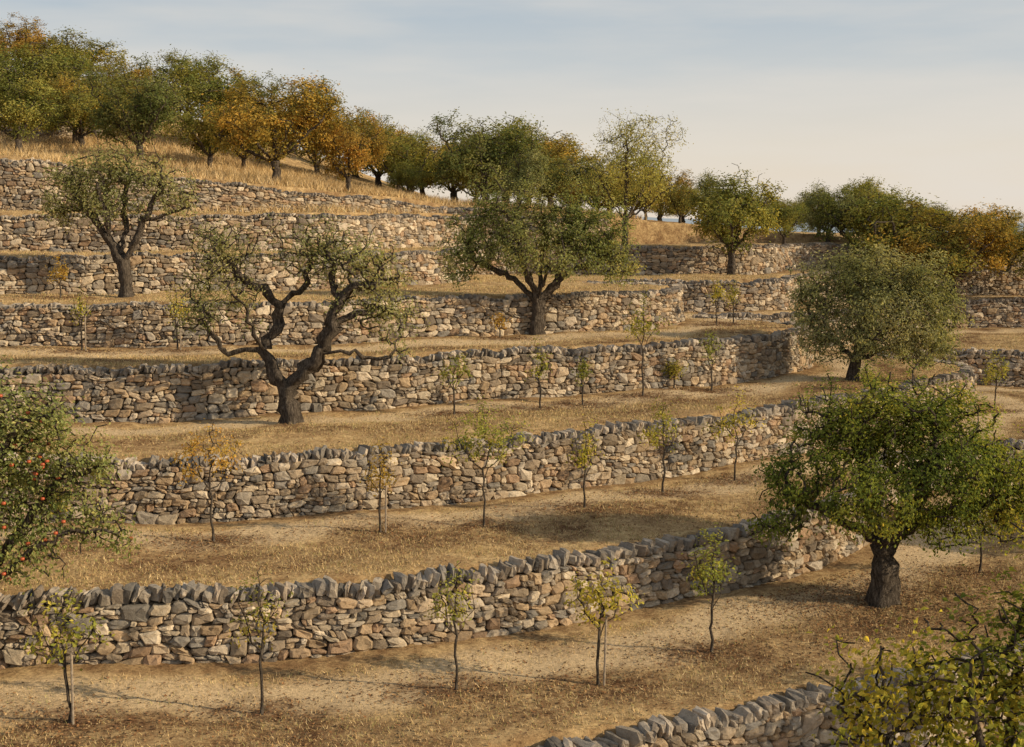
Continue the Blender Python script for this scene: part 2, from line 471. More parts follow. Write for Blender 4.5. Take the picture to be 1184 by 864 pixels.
def leaf_mesh(cent, cols, size, r, up=0.5, center=None, asp=0.55, tmpl=LEAF4, mat=None, name='crown', flat=False):
    n = len(cent)
    nr = rand_unit(r, n); nr[:, 2] = np.abs(nr[:, 2]) * 0.7 + up * .4
    if flat: nr = np.tile((0, 0, 1.0), (n, 1)) + r.normal(0, 0.3, (n, 3))
    elif center is not None:
        o = cent - center; o /= np.linalg.norm(o, axis=1)[:, None] + 1e-6; nr += 0.9 * o
    nr /= np.linalg.norm(nr, axis=1)[:, None]
    d = rand_unit(r, n)
    if not flat: d[:, 2] -= 0.1
    d -= (d * nr).sum(1)[:, None] * nr; d /= np.linalg.norm(d, axis=1)[:, None] + 1e-9
    s = np.cross(d, nr)
    L = size * r.uniform(0.65, 1.25, n)
    T, Fs = tmpl
    V = cent[:, None] + (T[None, :, 1:2] * d[:, None] + T[None, :, 0:1] * asp * s[:, None] + T[None, :, 2:3] * nr[:, None]) * L[:, None, None]
    m = len(T); off = (np.arange(n) * m)[:, None, None]
    return mesh_from(name, V.reshape(-1, 3), [(f[None] + off).reshape(-1, f.shape[1]) for f in Fs], mat or M_LEAF, np.repeat(cols, m, 0))

def gen_tree(spec, seed):
    r = np.random.default_rng(seed)
    sk = Skel()
    trunk = spec['trunk']
    def addpoly(pts, attach=None, seg=0.2, jit=0.035):
        p = np.array([(a[0], a[2] if len(a) > 2 else 0, a[1]) for a in pts], float)
        d = np.r_[0, np.cumsum(np.linalg.norm(np.diff(p, axis=0), axis=1))]
        n = max(2, int(d[-1] / seg)); s = np.linspace(0, d[-1], n + 1)
        q = np.stack([np.interp(s, d, p[:, k]) for k in range(3)], 1)
        q2 = q.copy(); q2[1:-1] = 0.25 * q[:-2] + 0.5 * q[1:-1] + 0.25 * q[2:]; q = q2
        q[1:-1] += r.normal(0, jit, q[1:-1].shape)
        cur = sk.add(q[0], -1) if attach is None else int(np.argmin(np.linalg.norm(sk.pos[:sk.n] - q[0], axis=1)))
        for k in range(1, len(q)): cur = sk.add(q[k], cur)
    addpoly(trunk, None, 0.2, 0.02)
    for l in spec['limbs']: addpoly(l, 1, jit=spec.get('ljit', .035))
    blobs = spec['blobs']; wts = np.array([(b[3] * b[4] * b[5]) * (b[6] if len(b) > 6 else 1) for b in blobs]); wts = wts ** .85; wts = wts / wts.sum()
    nt = spec['tips']
    bi = r.choice(len(blobs), nt, p=wts)
    Bc = np.array([(b[0], b[2], b[1]) for b in blobs])[bi]; Br = np.array([(b[3], b[5], b[4]) for b in blobs])[bi]
    dirs = rand_unit(r, nt)
    rr = r.uniform(0, 1, nt) ** spec.get('shell', 0.42)
    att = Bc + dirs * rr[:, None] * Br
    att[:, 2] = np.maximum(att[:, 2], spec.get('minz', .35) + r.uniform(0, .3, nt))
    sh = r.random(nt) < spec.get('shoots', 0.12)
    att[sh, 2] += r.uniform(0.15, 0.6, sh.sum()) * spec.get('shoot_h', 1.0)
    D0 = np.min(np.linalg.norm(att[:, None] - sk.pos[None, :sk.n], axis=2), 1)
    tips = []
    minz = trunk[-1][1] * 0.8
    for i in np.argsort(D0):
        a = att[i]
        v = a - sk.pos[:sk.n]; dist = np.linalg.norm(v, axis=1)
        cost = dist + 0.45 * np.maximum(0, sk.pos[:sk.n, 2] - a[2]) + 10 * (sk.pos[:sk.n, 2] < minz) * (sk.pos[:sk.n, 2] < a[2] + .3) * (np.hypot(sk.pos[:sk.n, 0], sk.pos[:sk.n, 1]) < .4)
        j = int(np.argmin(cost)); p0 = sk.pos[j].copy(); L = dist[j]
        m = max(2, int(L / 0.28))
        if sk.n + m + 2 > 11900: break
        side = r.normal(0, 0.16, 3) * L; side[2] += 0.04 * L
        cur = j
        for k in range(1, m + 1):
            t = k / m
            cur = sk.add(p0 + (a - p0) * t + side * 4 * t * (1 - t) * 0.5 + (r.normal(0, 0.02, 3) if k < m else 0), cur)
        tips.append(cur)
    n = sk.n
    flow = np.zeros(n); kids = np.bincount(sk.par[1:n], minlength=n)
    for i in range(n - 1, -1, -1):
        if kids[i] == 0: flow[i] += 1
        if sk.par[i] >= 0: flow[sk.par[i]] += flow[i]
    rt = spec.get('rtip', 0.006); R = spec['radius']
    rad = rt + (flow / flow.max()) ** spec.get('pipe', 0.52) * (R - rt)
    z = sk.pos[:n, 2]
    rad = np.where(flow > flow.max() * 0.6, rad * (1 + 0.5 * np.exp(-np.maximum(z, 0) / (R * 0.9))), rad)
    sk.pos[0, 2] -= 0.15
    tm = tube_mesh(sk, rad, r, gnarl=spec.get('gnarl', 0.1))
    lp = spec['leaves']; tp = sk.pos[tips]; nt = len(tp)
    den = np.clip(r.gamma(1.8, 1 / 1.8, nt), 0.08, 3.0)
    cnt = np.maximum(2, (den * lp)).astype(int)
    idx = np.repeat(np.arange(nt), cnt)
    sg = spec.get('sigma', 0.15)
    sgt = r.uniform(0.6, 1.4, (nt, 1)) * np.array([[sg, sg, sg]])
    back = sk.pos[sk.par[np.array(tips)]] - tp
    cent = tp[idx] + r.normal(size=(len(idx), 3)) * sgt[idx] + back[idx] * r.uniform(0, 1.6, (len(idx), 1))
    c = np.array(spec['pal']) * spec.get('gain', 1.0)
    f = spec.get('freq', 0.9)
    sp_n = 0.5 * np.sin(tp[:, 0] * f * 1.7 + seed) + 0.5 * np.sin(tp[:, 2] * f * 2.1 + tp[:, 1] * f + seed * 2)
    tt = np.clip(spec.get('bias', 0.35) + 0.25 * sp_n + spec.get('xgrad', 0) * tp[:, 0] + r.normal(0, 0.16, nt), 0, 1)
    tl = np.clip(tt[idx] + r.normal(0, 0.12, len(idx)), 0, 1) * (len(c) - 1)
    a = np.clip(tl.astype(int), 0, len(c) - 2); fr = (tl - a)[:, None]
    cols = c[a] * (1 - fr) + c[a + 1] * fr
    cols = cols * r.uniform(0.75, 1.3, (len(idx), 1)) * r.uniform(0.75, 1.22, (nt, 1))[idx]
    ctr = np.average(tp, axis=0)
    cm = leaf_mesh(cent, cols, spec.get('leaf', 0.085), r, center=ctr, asp=spec.get('asp', 0.55), tmpl=spec.get('tmpl', LEAF4), mat=spec.get('mat'))
    return tm, cm, tp

def place(name, meshes, x, y, label, cat, group=None, scale=1.0, rot=0.0, sink=0.0, zsc=1.0):
    e = bpy.data.objects.new(name, None); COL.objects.link(e)
    e.empty_display_size = 0.3
    e.location = (x, y, float(gz(x, y)) - sink); e.rotation_euler = (0, 0, rot); e.scale = (scale, scale, scale * zsc)
    e['label'] = label; e['category'] = cat
    if group: e['group'] = group
    link('trunk', meshes[0], e); link('crown', meshes[1], e)
    return e

SAGE = [(.17, .195, .075), (.27, .29, .12), (.38, .38, .18), (.50, .45, .20)]
OLIVE = [(.12, .15, .042), (.22, .24, .068), (.34, .325, .09), (.49, .39, .09)]
GOLD = [(.16, .17, .05), (.28, .255, .07), (.43, .33, .08), (.54, .36, .09)]
ORNG = [(.20, .18, .055), (.35, .26, .07), (.49, .31, .075), (.56, .32, .075)]
DARK = [(.09, .12, .045), (.15, .18, .06), (.23, .24, .085), (.31, .28, .10)]
SILV = [(.18, .205, .09), (.29, .31, .15), (.40, .40, .22), (.5, .46, .25)]

t1 = dict(trunk=[(0, 0), (-.06, .6, .02), (-.25, 1.15, 0)], limbs=[
    [(-.25, 1.15, 0), (-.55, 1.6, .1), (-.75, 1.95, .15), (-1.2, 2.03, .2), (-1.85, 1.95, .2), (-2.1, 2.35, .1), (-2.35, 2.8, 0)],
    [(-.75, 1.95, .15), (-.45, 2.5, .3), (-.3, 3.3, .3), (-.9, 3.85, .3), (-1.5, 4.25, .2), (-1.9, 4.9, .1)],
    [(-.3, 3.3, .3), (.2, 3.7, .5), (.5, 4.3, .6), (.45, 4.8, .6)],
    [(-.75, 1.95, .15), (-.95, 2.6, -.4), (-1.1, 3.4, -.6), (-1.5, 3.9, -.7)],
    [(-.18, .95, 0), (.3, 1.3, -.1), (.85, 2.0, -.15), (1.25, 2.75, -.2), (1.45, 3.5, -.2), (1.9, 3.9, -.2), (2.4, 3.95, -.1), (3.05, 4.1, 0)],
    [(.85, 2.0, -.15), (1.7, 2.05, -.2), (2.3, 1.85, -.2), (2.75, 1.8, -.2), (2.95, 2.3, -.1)],
    [(1.25, 2.75, -.2), (2.0, 3.1, .3), (2.6, 3.2, .5)],
    [(1.45, 3.5, -.2), (1.2, 4.2, .2), (1.1, 4.8, .2)]],
    blobs=[(-1.8, 4.6, .1, 1.1, .9, 1.0), (-2.5, 3.2, 0, .8, 1.0, .8, .8), (-1.1, 3.4, -.5, .8, .8, .7, .25), (.7, 4.7, .4, 1.4, .85, 1.1), (2.2, 4.4, 0, 1.2, .8, .9, .8), (2.8, 3.2, .2, 1.2, 1.0, .9, .9), (3.0, 2.2, -.1, .6, .6, .5, .5), (1.6, 3.4, 0, .8, .6, .8, .25)],
    tips=700, leaves=14, sigma=.15, leaf=.092, radius=.26, pal=SAGE, bias=.5, shoots=.35, shell=.6, gnarl=.22, pipe=.56, asp=.5, ljit=.065)
x, y = P(337, 490, Z2)
place('old_fruit_tree', gen_tree(t1, 3), x, y, 'gnarled pruned old tree with twisting bare limbs and sparse sage leaves', 'tree')

t2 = dict(trunk=[(0, 0), (-.05, .7), (-.1, 1.3)], limbs=[
    [(-.1, 1.3), (-.6, 2.1, .1), (-1.2, 3.0, .2), (-1.8, 3.6, .2), (-2.1, 4.2, .2)],
    [(-.6, 2.1, .1), (-.5, 3.0, -.4), (-.7, 4.0, -.6)],
    [(-.1, 1.3), (-.15, 2.3, .4), (-.2, 3.5, .6), (.1, 4.6, .6)],
    [(-.1, 1.3), (.35, 1.8, -.1), (.7, 2.7, -.1), (1.2, 3.5, 0), (1.5, 4.2, 0), (1.25, 5.0, 0), (1.3, 5.6, 0)],
    [(.7, 2.7, -.1), (1.5, 3.0, .3), (2.1, 3.2, .4)]],
    blobs=[(-1.8, 3.9, .1, 1.3, 1.0, 1.2), (-.4, 4.6, .2, 1.3, .8, 1.3), (1.0, 4.3, .1, 1.0, .7, 1.0), (1.9, 3.5, .1, .9, .9, .9), (-.5, 3.2, -.3, 1.5, .6, 1.3, .6), (-2.4, 3.0, .2, .7, .6, .7)],
    tips=680, leaves=16, sigma=.15, leaf=.10, radius=.23, pal=SAGE, bias=.5, shoots=.2, shell=.55, pipe=.56, gnarl=.16, ljit=.05)
x, y = P(147, 343, Z4)
place('old_fruit_tree', gen_tree(t2, 5), x, y, 'old open-crowned tree with dark crooked limbs on a high terrace', 'tree')

t3 = dict(trunk=[(0, 0), (-.02, .6), (0, 1.1)], limbs=[
    [(0, 1.1), (-.7, 1.9, .1), (-1.5, 2.4, .1), (-2.4, 2.8, .1)], [(0, 1.1), (-.4, 2.3, -.3), (-.8, 3.5, -.5), (-1.2, 4.7, -.4)],
    [(0, 1.1), (.1, 2.4, .5), (.3, 3.6, .7), (.2, 4.4, .5)], [(0, 1.1), (.6, 1.9, 0), (1.3, 2.4, -.1), (2.3, 2.7, -.2)], [(.6, 1.9, 0), (1.0, 3.0, .5), (1.5, 3.8, .6)],
    [(0, 1.1), (.2, 2.0, -.7), (.4, 2.8, -1.4)]],
    blobs=[(-2.6, 3.0, 0, 1.1, .8, 1.1), (-1.0, 3.4, 0, 1.1, .8, 1.2), (.9, 3.5, .2, 1.1, .8, 1.2), (2.4, 3.1, 0, 1.2, .9, 1.1), (-1.8, 4.5, 0, .8, .8, .9), (-.3, 4.3, .1, .9, .5, .9), (1.5, 4.2, 0, .8, .5, .8), (-.5, 2.8, -1.3, 1.0, .5, .6, 1.2), (1.2, 2.6, -1.2, 1.0, .5, .6), (3.1, 2.3, 0, .8, .5, .7), (-3.0, 2.3, 0, .7, .5, .7)],
    tips=1150, leaves=21, sigma=.125, leaf=.11, radius=.25, pal=[(.15, .185, .065), (.25, .28, .105), (.36, .37, .16), (.48, .43, .18)], bias=.42, shoots=.4, shoot_h=2.2, shell=.5, pipe=.56, minz=1.6, gnarl=.16)
x, y = P(622, 387, Z3)
place('old_fruit_tree', gen_tree(t3, 8), x, y, 'broad dense sage-green old tree with short dark trunk', 'tree')

t4 = dict(trunk=[(0, 0), (.02, .6), (-.02, 1.25)], limbs=[
    [(-.02, 1.25), (-.7, 1.8, -.2), (-1.5, 2.2, -.2), (-2.3, 2.5, -.1)], [(-.02, 1.25), (-.3, 2.5, .3), (-.6, 3.6, .3), (-.7, 4.5, .3)],
    [(-.02, 1.25), (.5, 2.3, -.3), (.9, 3.3, -.5), (.9, 4.3, -.3)], [(-.02, 1.25), (.8, 1.8, .2), (1.7, 2.1, .2), (2.5, 2.4, .1)], [(0, 1.25), (.1, 2.0, -.9), (0, 2.6, -1.7)], [(0, 1.25), (.1, 2.0, .9), (0, 2.8, 1.7)]],
    blobs=[(-1.9, 2.8, 0, 1.0, .75, 1.1), (-1.2, 3.9, 0, 1.0, .8, 1.2), (.2, 4.4, 0, 1.1, .7, 1.2), (1.5, 4.0, 0, 1.0, .8, 1.2), (2.4, 2.9, 0, 1.0, .9, 1.2), (-.8, 2.6, -1.1, 1.2, .8, .8), (1.0, 3.0, -1.0, 1.1, .8, .8), (0, 3.5, .5, 1.4, 1.0, 1.0), (2.8, 1.9, 0, .8, .6, .8), (-2.4, 1.9, -.2, .8, .45, .8, .8), (1.3, 1.8, -.4, 1.0, .5, .9)],
    tips=1750, leaves=22, sigma=.12, leaf=.088, radius=.27, pal=[(.12, .165, .04), (.21, .26, .06), (.33, .345, .075), (.56, .45, .085)], bias=.34, xgrad=.05, shoots=.2, shell=.48, pipe=.52, minz=1.2, gnarl=.18)
x, y = P(1020, 697, Z0)
T4 = place('fruit_tree', gen_tree(t4, 9), x, y, 'round dense yellow-green tree with thick dark trunk', 'tree')

t5 = dict(trunk=[(0, 0), (.05, .4), (.1, .7)], limbs=[
    [(.1, .7), (-.5, 1.3), (-1.3, 1.8), (-1.9, 2.4)], [(.1, .7), (.3, 2.0, .3), (.5, 3.6, .3)], [(.1, .7), (1.1, 1.2), (2.1, 1.5), (3.1, 1.8)], [(.3, 1.0, .1), (1.3, 2.1, -.2), (2.0, 3.2, -.2)], [(.2, .9), (.4, 1.5, -.9), (.6, 2.1, -1.5)]],
    blobs=[(-1.4, 2.8, 0, 1.0, .9, 1.0), (-.2, 3.3, 0, 1.1, .7, 1.1), (1.2, 3.3, .1, 1.1, .7, 1.2), (2.5, 2.8, 0, 1.2, .8, 1.2), (.3, 2.0, -.9, 1.3, .9, .8), (1.8, 1.7, -.8, 1.3, .9, .8), (3.4, 1.8, 0, .8, .8, .8, .8), (-1.2, 1.4, -.3, 1.1, .7, 1), (2.4, .9, -.5, 1.3, .5, .9), (.5, 1.0, -.9, 1.2, .5, .7), (.5, 2.8, .4, 1.4, 1.0, 1.1)],
    tips=1800, leaves=22, sigma=.125, leaf=.125, radius=.2, pal=SILV, bias=.42, shoots=.6, shoot_h=1.9, shell=.5, asp=.38, minz=.3)
x, y = P(985, 440, Z2)
place('olive_tree', gen_tree(t5, 12), x, y, 'bushy silver-green tree with upright leafy shoots', 'tree')

t6 = dict(trunk=[(0, 0), (.05, .8), (.1, 1.5)], limbs=[
    [(.1, 1.5), (.9, 2.4), (1.6, 3.3), (2.2, 4.0), (2.9, 4.2)], [(.1, 1.5), (1.0, 2.2, -.3), (1.8, 2.8, -.3), (2.7, 3.1, -.2), (3.2, 3.0, -.2)], [(.1, 1.5), (0, 3, .3), (.3, 4.6, .3), (.6, 5.6, .3)], [(.1, 1.5), (-.8, 2.5), (-1.5, 3.8)], [(0, 3, .3), (1.0, 4.2, -.3), (1.6, 5.0, -.3), (2.2, 5.2, -.3)]],
    blobs=[(2.0, 3.6, 0, .9, .8, .8), (1.6, 4.6, 0, .9, .8, .9), (.3, 3.8, 0, 1.3, 1.4, 1.3), (-1.2, 3.8, 0, 1.4, 1.4, 1.4), (1.7, 2.6, -.3, .9, .5, .6, .9), (.9, 5.2, 0, .8, .6, .8, .8), (2.8, 4.1, 0, .55, .5, .5), (2.9, 3.0, -.1, .6, .5, .5), (2.2, 5.0, -.2, .4, .4, .4)],
    tips=1600, leaves=14, sigma=.13, leaf=.09, radius=.2, pal=[(.16, .21, .07), (.27, .30, .11), (.39, .385, .145), (.5, .43, .15)], bias=.42, shoots=.3, shell=.6, minz=1.6)
x, y = P(-55, 800, Z0)
m6 = gen_tree(t6, 15)
T6 = place('apple_tree', m6, x, y, 'leafy apple tree carrying small red apples', 'tree')
bpy.ops.mesh.primitive_uv_sphere_add(segments=12, ring_count=8, radius=0.04)
ap = bpy.context.object; apm = ap.data; bpy.data.objects.remove(ap)
for v in apm.vertices:
    rr_ = math.hypot(v.co.x, v.co.y)
    v.co.z *= 0.9
    if rr_ < 0.0155: v.co.z *= 0.72
for p in apm.polygons: p.use_smooth = True
apm.materials.clear(); apm.materials.append(M_APPLE); apm.name = 'apple'
rr = np.random.default_rng(4)
front = m6[2][(m6[2][:, 1] < 0.0) & (m6[2][:, 0] > 1.1)]
for i in rr.choice(len(front), min(30, len(front)), replace=False):
    link('apple', apm, T6, tuple(front[i] + rr.normal(0, .05, 3) + np.array((.05, -.16, -.1))))

t7 = dict(trunk=[(0, 0), (.05, 1.5), (0, 2.6)], limbs=[
    [(0, 2.6), (-.5, 3.6), (-1.2, 4.4), (-1.9, 4.9)], [(0, 2.6), (.1, 4, .3), (.1, 5.3, .3), (.2, 6.4, .3)], [(0, 2.6), (.8, 3.8), (1.2, 5.0)], [(0, 2.6), (-.3, 3.8, -.5), (-.6, 5.0, -.5), (-.7, 5.6, -.5)]],
    blobs=[(-1.5, 4.6, 0, .8, .45, .8, 1.2), (-.8, 4.9, -.1, .75, .55, .8, 1.2), (-.2, 5.3, 0, .7, .7, .8, 1.1), (.3, 5.8, 0, .5, .7, .6, 1.0), (.8, 5.4, 0, .8, .9, .8), (0, 4.6, -.2, 1.4, .7, .9), (0, 3.7, 0, 1.2, .8, 1)],
    tips=640, leaves=13, sigma=.11, leaf=.08, radius=.10, pal=[(.13, .17, .04), (.25, .275, .055), (.42, .39, .07), (.68, .54, .09)], bias=.45, shoots=.5, shoot_h=1.2, shell=.65, tmpl=LEAF6, asp=.6, freq=1.5, minz=2.5)
place('fruit_tree', gen_tree(t7, 18), 5.35, 12.3, 'yellowing leafy tree with fine upright shoots', 'tree')

# mid-slope specimens
def blobset(r, W, H0, H1, n):
    out = []
    cz = (H0 + H1) / 2; hz = (H1 - H0) / 2
    for i in range(n):
        a = r.uniform(0, 2 * math.pi); q = r.uniform(.3, .8)
        zc = cz + r.uniform(-.6, .6) * hz
        k = math.sqrt(max(.3, 1 - ((zc - cz * .9) / hz) ** 2))
        out.append((math.cos(a) * q * W * k, zc, math.sin(a) * q * W * k, W * r.uniform(.2, .4), hz * r.uniform(.22, .42), W * r.uniform(.2, .4)))
    return out
def generic(seed, H=6.2, W=3.5, fork=1.1, tips=620, leaves=20, pal=OLIVE, bias=.4, leaf=.16, radius=.2, n=15, **kw):
    r = np.random.default_rng(seed)
    limbs = []
    for i in range(6):
        a = i / 6 * 6.283 + r.uniform(-.4, .4); q = r.uniform(.45, .8) * W; z1 = r.uniform(.45, .85) * H
        ca, sa = math.cos(a), math.sin(a)
        limbs.append([(0, fork, 0), (ca * q * .4, fork + (z1 - fork) * .35, sa * q * .4), (ca * q * .7, fork + (z1 - fork) * .7, sa * q * .7), (ca * q, z1, sa * q)])
    limbs.append([(0, fork, 0), (.1, H * .5, .1), (r.uniform(-.3, .3), H * .88, 0)])
    s = dict(trunk=[(0, 0), (r.uniform(-.1, .1), fork * .5), (0, fork)], limbs=limbs, blobs=blobset(r, W, kw.pop('low', .9), H, n) + [(0, H * .55, 0, W * .5, H * .35, W * .5, .7)],
             tips=tips, leaves=leaves, sigma=.18, leaf=leaf, radius=radius, pal=pal, bias=bias, shoots=.3, shoot_h=1.7, shell=.5, mat=M_LEAFB, minz=.8)
    s.update(kw)
    return gen_tree(s, seed)

BG = {
    'gold': generic(31, pal=GOLD, bias=.4), 'orange': generic(32, pal=ORNG, bias=.45), 'olive': generic(33, pal=OLIVE, bias=.42),
    'dark': generic(34, pal=DARK, bias=.5), 'mixed': generic(35, pal=[(.14, .165, .045), (.25, .25, .065), (.38, .32, .08), (.52, .35, .08)], bias=.38),
    'sage': generic(36, pal=SAGE, bias=.3), 'rust': generic(37, pal=[(.17, .165, .055), (.29, .23, .065), (.40, .28, .07), (.46, .29, .07)], bias=.4),
    'airy': generic(38, H=8, W=4.0, fork=1.5, low=2.0, n=20, pal=[(.24, .26, .075), (.38, .37, .11), (.50, .45, .13), (.56, .46, .13)], bias=.42, tips=1050, leaves=11, leaf=.115, shoots=.4, shoot_h=1.6, radius=.17, minz=1.8, sigma=.2, pipe=.58),
    'golda': generic(41, H=6.2, W=3.6, fork=1.4, low=1.5, pal=[(.19, .18, .05), (.34, .27, .07), (.5, .34, .075), (.58, .36, .08)], bias=.45, minz=1.5, tips=800), 'olivea': generic(42, H=6.0, W=3.1, fork=1.4, low=1.7, pal=OLIVE, bias=.5, minz=1.5),
}
BH = {k: 6.6 for k in BG}; BH['airy'] = 8.5
LBL = {'gold': 'golden green autumn tree on the grassy slope', 'orange': 'orange autumn tree on the hillside', 'olive': 'olive-green round-crowned tree on the hillside',
       'dark': 'dark green dense tree on the hillside', 'mixed': 'green and orange autumn tree on the slope', 'sage': 'grey-green bushy tree on the slope',
       'rust': 'rust-brown thinning tree on the slope', 'airy': 'tall airy tree with sparse yellow-green leaves', 'golda': 'spreading golden autumn tree with dark limbs', 'olivea': 'olive-green spreading tree with a dark trunk'}
rb = random.Random(5)
def bgtree(u, d, vtop, kind, wf=1.0, group='trees on the upper hillside'):
    x = (u - 592) / F * d; y = d
    h = HZ(vtop, y) - float(gz(x, y))
    s = max(.35, h / BH[kind])
    return place('hillside_tree', BG[kind], x, y, LBL[kind], 'tree', group, s * wf, rb.uniform(0, 6.28), 0.05, 1.0 / wf)
for a in [
    (322, 60.5, 82, 'golda', 1.25), (405, 62, 118, 'orange', .95), (30, 65, 76, 'olivea', 1.2), (168, 67, 68, 'dark', 1.1), (722, 64.5, 112, 'airy', 1.05),
    (845, 61.8, 190, 'olivea', 1.15), (560, 72, 122, 'dark', 1.2), (600, 70, 165, 'sage', 1.1), (478, 76, 142, 'mixed', 1.1), (1050, 68.5, 208, 'mixed', 1.45), (1000, 72, 206, 'olive', 1.2), (955, 73, 206, 'sage', 1.1), (1098, 67, 232, 'golda', 1.35),
    (1165, 70, 256, 'olive', 1.4), (1215, 66, 245, 'olive', 1.2), (1030, 74, 222, 'mixed', 1.3), (905, 70, 226, 'olive', 1.2), (690, 72, 188, 'mixed', 1.2), (785, 73, 208, 'gold', 1.2), (745, 76, 205, 'gold', 1.2), (660, 71, 205, 'rust', 1.1), (248, 70, 108, 'mixed', 1.1), (95, 74, 74, 'gold', 1.1),
]:
    bgtree(*a)
SK = ([-120, 0, 50, 100, 150, 190, 240, 270, 330, 400, 430, 460, 520, 560, 610, 650, 700, 800, 850, 900, 960, 1040, 1090, 1130, 1184, 1300],
      [-14, 0, 26, 34, 48, 40, 48, 78, 88, 96, 111, 131, 138, 130, 143, 158, 174, 196, 201, 206, 205, 206, 228, 252, 256, 256])
kinds_l = ['olive', 'gold', 'orange', 'mixed', 'gold', 'olive', 'rust', 'dark', 'gold', 'olive']
kinds_r = ['olive', 'mixed', 'olive', 'gold', 'dark', 'rust', 'sage', 'mixed', 'olive']
u = -90; i = 0
while u < 1290:
    base_s = float(np.interp(u, SK[0], SK[1]))
    kl = kinds_l if u < 480 else kinds_r
    wf = 1.35
    bgtree(u, rb.uniform(86, 94), base_s + rb.uniform(-14, 20), kl[i % len(kl)], wf)
    bgtree(u + 26, rb.uniform(78, 83), base_s + (rb.uniform(20, 46) if u < 500 else rb.uniform(6, 28)), kl[(i * 3 + 4) % len(kl)], wf)
    if u < 500 and i % 3 == 0: bgtree(u + 10, rb.uniform(70, 74), base_s + rb.uniform(48, 66), kl[(i * 7 + 2) % len(kl)], 1.3)
    u += rb.uniform(48, 72); i += 1

# trees standing beyond the edge of the view, whose shade crosses the terraces
for (x, y, k, h) in [(12.0, 19.4, 'olivea', 5.0), (21.5, 24.2, 'olivea', 6.0), (20, 31.2, 'golda', 5.5)]:
    place('fruit_tree', BG[k], x, y, 'leafy orchard tree shading the terrace', 'tree', None, h / 6.3, rb.uniform(0, 6), .05)

# young planted trees
def young(u, v, vtop, z, pal, bias, wid=.42, lab='young fruit tree', stake=False, leaves=11, tips=36, tilt=0.0, size=.082):
    x, y = P(u, v, z)
    H = HZ(vtop, y) - z
    r = np.random.default_rng(int(u * 7 + v))
    k = H / 2.3
    w = wid * max(.75, k)
    spec = dict(trunk=[(0, 0), (r.uniform(-.03, .03), H * .2), (tilt * .4, H * .34)], limbs=[[(tilt * .4, H * .34), (r.uniform(-.05, .05), H * .6, r.uniform(-.05, .05)), (tilt, H * .9, 0)],
                [(tilt * .4, H * .38), (w * .45, H * .56, .1), (w * .65, H * .76, .1)], [(tilt * .4, H * .4), (-w * .45, H * .58, -.1), (-w * .65, H * .78, 0)]],
                blobs=[(tilt, H * .8, 0, w * .6, H * .2, w * .6), (w * .25, H * .62, 0, w * .85, H * .17, w * .75), (-w * .35, H * .6, 0, w * .8, H * .2, w * .65)],
                tips=tips, leaves=leaves, sigma=.085, leaf=size, radius=.027, rtip=.004, pipe=.6, pal=pal, bias=bias, shoots=.3, shoot_h=.4, shell=.65, gnarl=.03, asp=.52)
    e = place('young_tree', gen_tree(spec, int(u + v * 3)), x, y, lab, 'young tree', 'young trees planted along the terraces')
    if stake:
        pts = []; K = 7
        sx = .1 + .02 * r.random()
        for zz in (-.2, H * .52):
            for i in range(K):
                a = i / K * 6.283; pts.append((sx + (.022) * math.cos(a) + (.03 if zz > 0 else 0), -.02 + .022 * math.sin(a), zz))
        pts.append((sx + .03, -.02, H * .52 + .015))
        q = np.array([[i, (i + 1) % K, K + (i + 1) % K, K + i] for i in range(K)]); t = np.array([[K + i, K + (i + 1) % K, 2 * K] for i in range(K)])
        link('stake', mesh_from('stake', np.array(pts), [q, t], M_STAKE), e)
    return (x, y)

